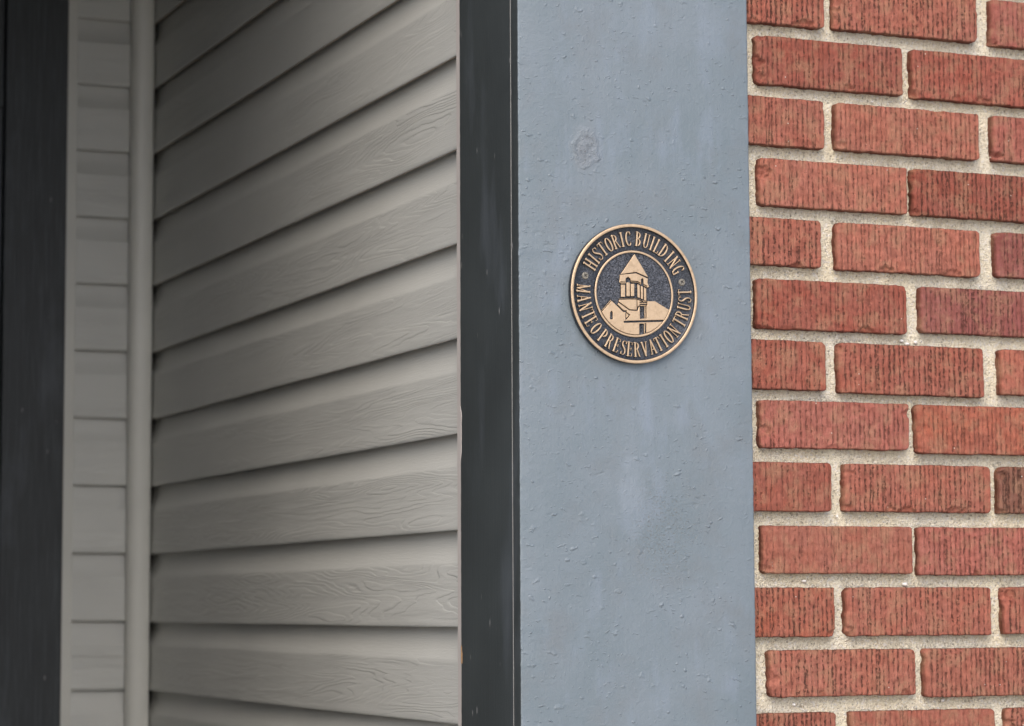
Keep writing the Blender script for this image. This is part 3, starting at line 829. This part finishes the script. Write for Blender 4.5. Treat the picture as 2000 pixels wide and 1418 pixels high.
G['C'] = [(arc(0.3, .5, 2.9, .475, 48, 312, 28), 'o'), ([(2.3, .74), (2.4, .97)], 0.45), ([(2.3, .22), (2.35, .26)], 0.5)]
G['B'] = stem(-2.0) + bowl(-2.0, .53, .97, 2.8) + bowl(-2.0, .03, .52, 3.3)
G['U'] = [([(-2.1, .97), (-2.1, .25)], ST), ([(-2.1, .3)] + arc(0, .25, 2.1, .22, 180, 360, 12) + [(2.1, .3)], 0.75), ([(2.1, .25), (2.1, .97)], HR), ([(-3.4, .97), (-0.8, .97)], SF), ([(1.0, .97), (3.2, .97)], SF)]
G['L'] = stem(-1.4) + [([(-1.4, .03), (2.6, .03)], 0.55), ([(2.6, .03), (2.8, .24)], 0.45)]
G['D'] = stem(-2.3) + bowl(-2.3, .03, .97, 4.2)
G['N'] = stem(-2.4, w=HR, s0=1.2, s1=1.0) + stem(2.4, w=HR, s0=0, s1=1.2) + [([(-2.4, .96), (2.4, .03)], ST)]
G['G'] = G['C'] + [([(2.1, .04), (2.1, .42)], ST * 0.9), ([(0.9, .43), (3.2, .43)], SF)]
G['M'] = stem(-3.1, w=HR, s0=1.1, s1=0.9) + stem(3.1, w=ST, s0=1.2, s1=1.0) + [([(-3.1, .96), (0, .05)], ST * .95), ([(0, .05), (3.1, .96)], HR)]
G['A'] = [([(-2.7, .03), (0.1, .98)], HR), ([(0.1, .98), (2.6, .03)], ST), ([(-1.6, .32), (1.6, .32)], SF), ([(-3.7, .03), (-1.7, .03)], SF), ([(1.3, .03), (3.8, .03)], SF)]
G['E'] = stem(-1.8) + [([(-1.8, .97), (2.0, .97)], 0.52), ([(2.0, .97), (2.2, .80)], 0.42), ([(-1.8, .51), (1.0, .51)], 0.5), ([(1.1, .42), (1.1, .60)], 0.42), ([(-1.8, .03), (2.2, .03)], 0.52), ([(2.2, .03), (2.5, .22)], 0.42)]
G['P'] = stem(-1.7) + bowl(-1.7, .46, .97, 3.2)
G['V'] = [([(-2.5, .97), (0.1, .03)], ST), ([(0.1, .03), (2.4, .97)], HR), ([(-3.7, .97), (-1.3, .97)], SF), ([(1.3, .97), (3.5, .97)], SF)]
def glyph_fn(ch):
    def fn(X, Y):
        D = 1e9 + 0 * X
        for pts, wd in G[ch]:
            P_ = [(a, (b - 0.5) * LH) for a, b in pts]
            n = len(P_) - 1
            for i, (a, b) in enumerate(zip(P_[:-1], P_[1:])):
                if wd == 'o' or wd == 'v':
                    vx, vy = b[0] - a[0], b[1] - a[1]; hw = 0.5 + 0.55 * (abs(vy) / (math.hypot(vx, vy) + 1e-9)) ** 2
                elif wd == 'm':
                    s = (i + 0.5) / n; hw = 0.5 + 0.6 * math.exp(-((s - 0.5) / 0.2) ** 2)
                else: hw = wd
                D = np.minimum(D, seg_d(X, Y, a, b)[0] - hw)
        return D
    return fn
glyphs = {}
TEXT = [('HISTORIC BUILDING', [-60.7, -53.2, -46.6, -38.8, -30.2, -21.6, -14.0, -6.6, None, 5.1, 14.3, 21.4, 28.0, 36.6, 44.9, 52.6, 61.8], True),
        ('MANTEO PRESERVATION TRUST', [-87.2, -97.0, -105.9, -114.4, -121.9, -130.6, None, -141.4, -150.4, -159.2, -167.0, -174.2, 177.8, 168.9, 160.2, 152.3, 145.2, 138.2, 129.2, None, 118.2, 110.0, 101.2, 93.6, 86.0], False)]
for txt, angs, top in TEXT:
    for ch, a in zip(txt, angs):
        if a is None: continue
        if ch not in glyphs:
            glyphs[ch] = relief_mesh('letter', glyph_fn(ch), (-5.6, 5.6, -LH / 2 - 1, LH / 2 + 1), 0.24, HT, 0.42)
        r = 59.3 if top else 60.0
        th = math.radians(a)
        o = link('letter', glyphs[ch], plaque, Vector((r * math.sin(th), r * math.cos(th), FIELD)) * MM)
        o.rotation_euler = (0, 0, -th if top else -th + math.pi)
        if ch == 'B' or ch == 'U': pass

# church relief
def part_fn(polys, grooves=(), holes=(), clip=None):
    def fn(X, Y):
        D = 1e9 + 0 * X
        for p in polys: D = np.minimum(D, poly_d(X, Y, p))
        for pts, hw in grooves: D = np.maximum(D, -(line_d(X, Y, pts) - hw))
        for p in holes: D = np.maximum(D, -poly_d(X, Y, p))
        if clip: D = np.maximum(D, np.hypot(X, Y) - clip)
        return D
    return fn
def add_relief(name, fn, box, st=0.3, H=2.1, soft=0.4):
    o = link(name, relief_mesh(name, fn, box, st, H, soft), plaque, Vector((0, 0, FIELD)) * MM)
    return o
add_relief('spire', part_fn([[(0.4, 43.2), (-16.6, 19.9), (2.2, 23.2), (17.3, 17.8)]]), (-19, 19, 16, 45), 0.28)
add_relief('arcade', part_fn([[(-18.2, 19.6), (-17.1, 18.4), (-17.5, 15.3), (-18.2, 11.5), (-15.6, 10.0), (-10.3, 10.4), (-10.1, 15.7), (-7.4, 17.6), (-4.8, 15.9), (-4.1, 12.1), (1, 12.0), (3.4, 12.2), (7.5, 10.0), (8.2, 10.7), (8.2, 15.6), (9.5, 17.0), (10.7, 15.3), (10.9, 8.8), (15.4, 7.0), (17.9, 8.1), (15.7, 12.8), (16.6, 17.0), (2.2, 22.3)]],
           [([(-16.3, 11.8), (-11.5, 12.0)], 0.22), ([(-3.6, 13.4), (3.4, 13.4), (7.2, 11.6)], 0.22), ([(11.6, 10.2), (15.2, 8.6)], 0.22)]), (-20, 20, 5, 24), 0.25)
for q in ([(-16.1, 9.3), (-16.1, -4.3), (-10.9, -4.1), (-10.8, 9.4)], [(-9.5, 12.0), (-9.6, -3.3), (-5.3, -3.1), (-5.2, 12.0)], [(-4.5, 10.6), (-4.5, -3.1), (-0.1, -2.7), (0.2, 10.9)],
          [(3.4, 10.9), (3.4, -3.9), (6.6, -4.7), (6.7, 9.2)], [(7.4, 9.0), (7.4, -5.0), (10.4, -6.0), (10.5, 8.0)], [(11.2, 7.6), (11.2, -6.6), (14.1, -7.7), (14.2, 6.2)]):
    xs_ = [p[0] for p in q]; ys_ = [p[1] for p in q]
    add_relief('column', part_fn([q]), (min(xs_) - 1, max(xs_) + 1, min(ys_) - 1, max(ys_) + 1), 0.25)
SKY = [(-60, -42), (-39.6, -20.0), (-27.0, -6.4), (-20.2, -12.4), (-18.9, -9.5), (-18.4, -5.8), (-5.7, -4.9), (2.9, -4.6), (10.0, -6.8), (14.9, -7.2), (24.6, -6.9), (46, -18.0), (60, -30), (60, -60), (-60, -60)]
CHIM1 = [(6.3, -13.2), (11.4, -13.0), (11.3, -25.9), (6.3, -26.6)]
CHIM2 = [(5.6, -32.2), (10.8, -32.0), (10.7, -48), (5.4, -48)]
WIN = [(-28.8, -28.4), (-28.7, -21.4), (-27.3, -19.8), (-26.0, -21.3), (-26.1, -28.3)]
add_relief('church', part_fn([SKY],
    [([(-27, -7.6), (-13.3, -19.3), (-10, -19.2)], 0.62), ([(-38.5, -20.2), (-27.2, -8.4)], 0.2), ([(-18.8, -9.8), (-5.9, -17.7), (3.1, -17.8), (3.9, -15.6), (4.6, -13.6), (6.4, -12.8)], 0.30),
     ([(2.9, -5.6), (3.1, -17.7)], 0.25), ([(-18.2, -6.8), (-5.7, -5.9), (2.9, -5.6), (10.0, -7.8)], 0.22), ([(-10.2, -20), (-10.4, -28.1), (-5.9, -23.2), (-10, -20.4)], 0.3),
     ([(-12, -30.7), (36.9, -27.6)], 0.8), ([(12.5, -12.6), (12.4, -26.2)], 0.26), ([(13.7, -12.6), (13.7, -26.0)], 0.2), ([(12.4, -31.6), (12.3, -43)], 0.28), ([(13.4, -31.6), (13.3, -43)], 0.18),
     ([(6.4, -8.9), (14.7, -8.6)], 0.36), ([(6.4, -11.2), (14.9, -10.9)], 0.36), ([(14.9, -7.4), (14.5, -12)], 0.2)],
    [CHIM1, CHIM2, WIN], 44.1), (-45, 45, -45, -4), 0.28)

def screw_fn(X, Y): return np.hypot(X, Y) - 4.2
def screw_mesh():
    st = 0.25; xs = np.arange(-4.6, 4.61, st); X, Y = np.meshgrid(xs, xs)
    R_ = np.hypot(X, Y); D = R_ - 4.2
    ang = 0.6
    U = X * math.cos(ang) + Y * math.sin(ang); W = -X * math.sin(ang) + Y * math.cos(ang)
    cross = np.minimum(np.maximum(np.abs(U) - 2.1, np.abs(W) - 0.5), np.maximum(np.abs(W) - 2.1, np.abs(U) - 0.5))
    H = -0.3 + 1.35 * sstep(0.1, -0.9, D) + 0.35 * np.clip(1 - (R_ / 4.2) ** 2, 0, 1) - 1.5 * sstep(0.15, -0.3, cross)
    F = grid_faces(len(xs), len(xs)); keep = (D.ravel()[F] < 0.2).any(1); F = F[keep]
    used = np.unique(F); rm = np.full(X.size, -1); rm[used] = np.arange(len(used))
    return mesh('screw', np.stack([X.ravel(), Y.ravel(), H.ravel()], -1)[used], rm[F], M_STEEL, True)
sm = screw_mesh()
for a, rr, rot in ((-73.4, 59.4, 0.0), (75.3, 59.6, 0.35)):
    th = math.radians(a)
    o = link('screw', sm, plaque, Vector((rr * math.sin(th), rr * math.cos(th), FIELD)) * MM)
    o.rotation_euler = (0, 0, rot)
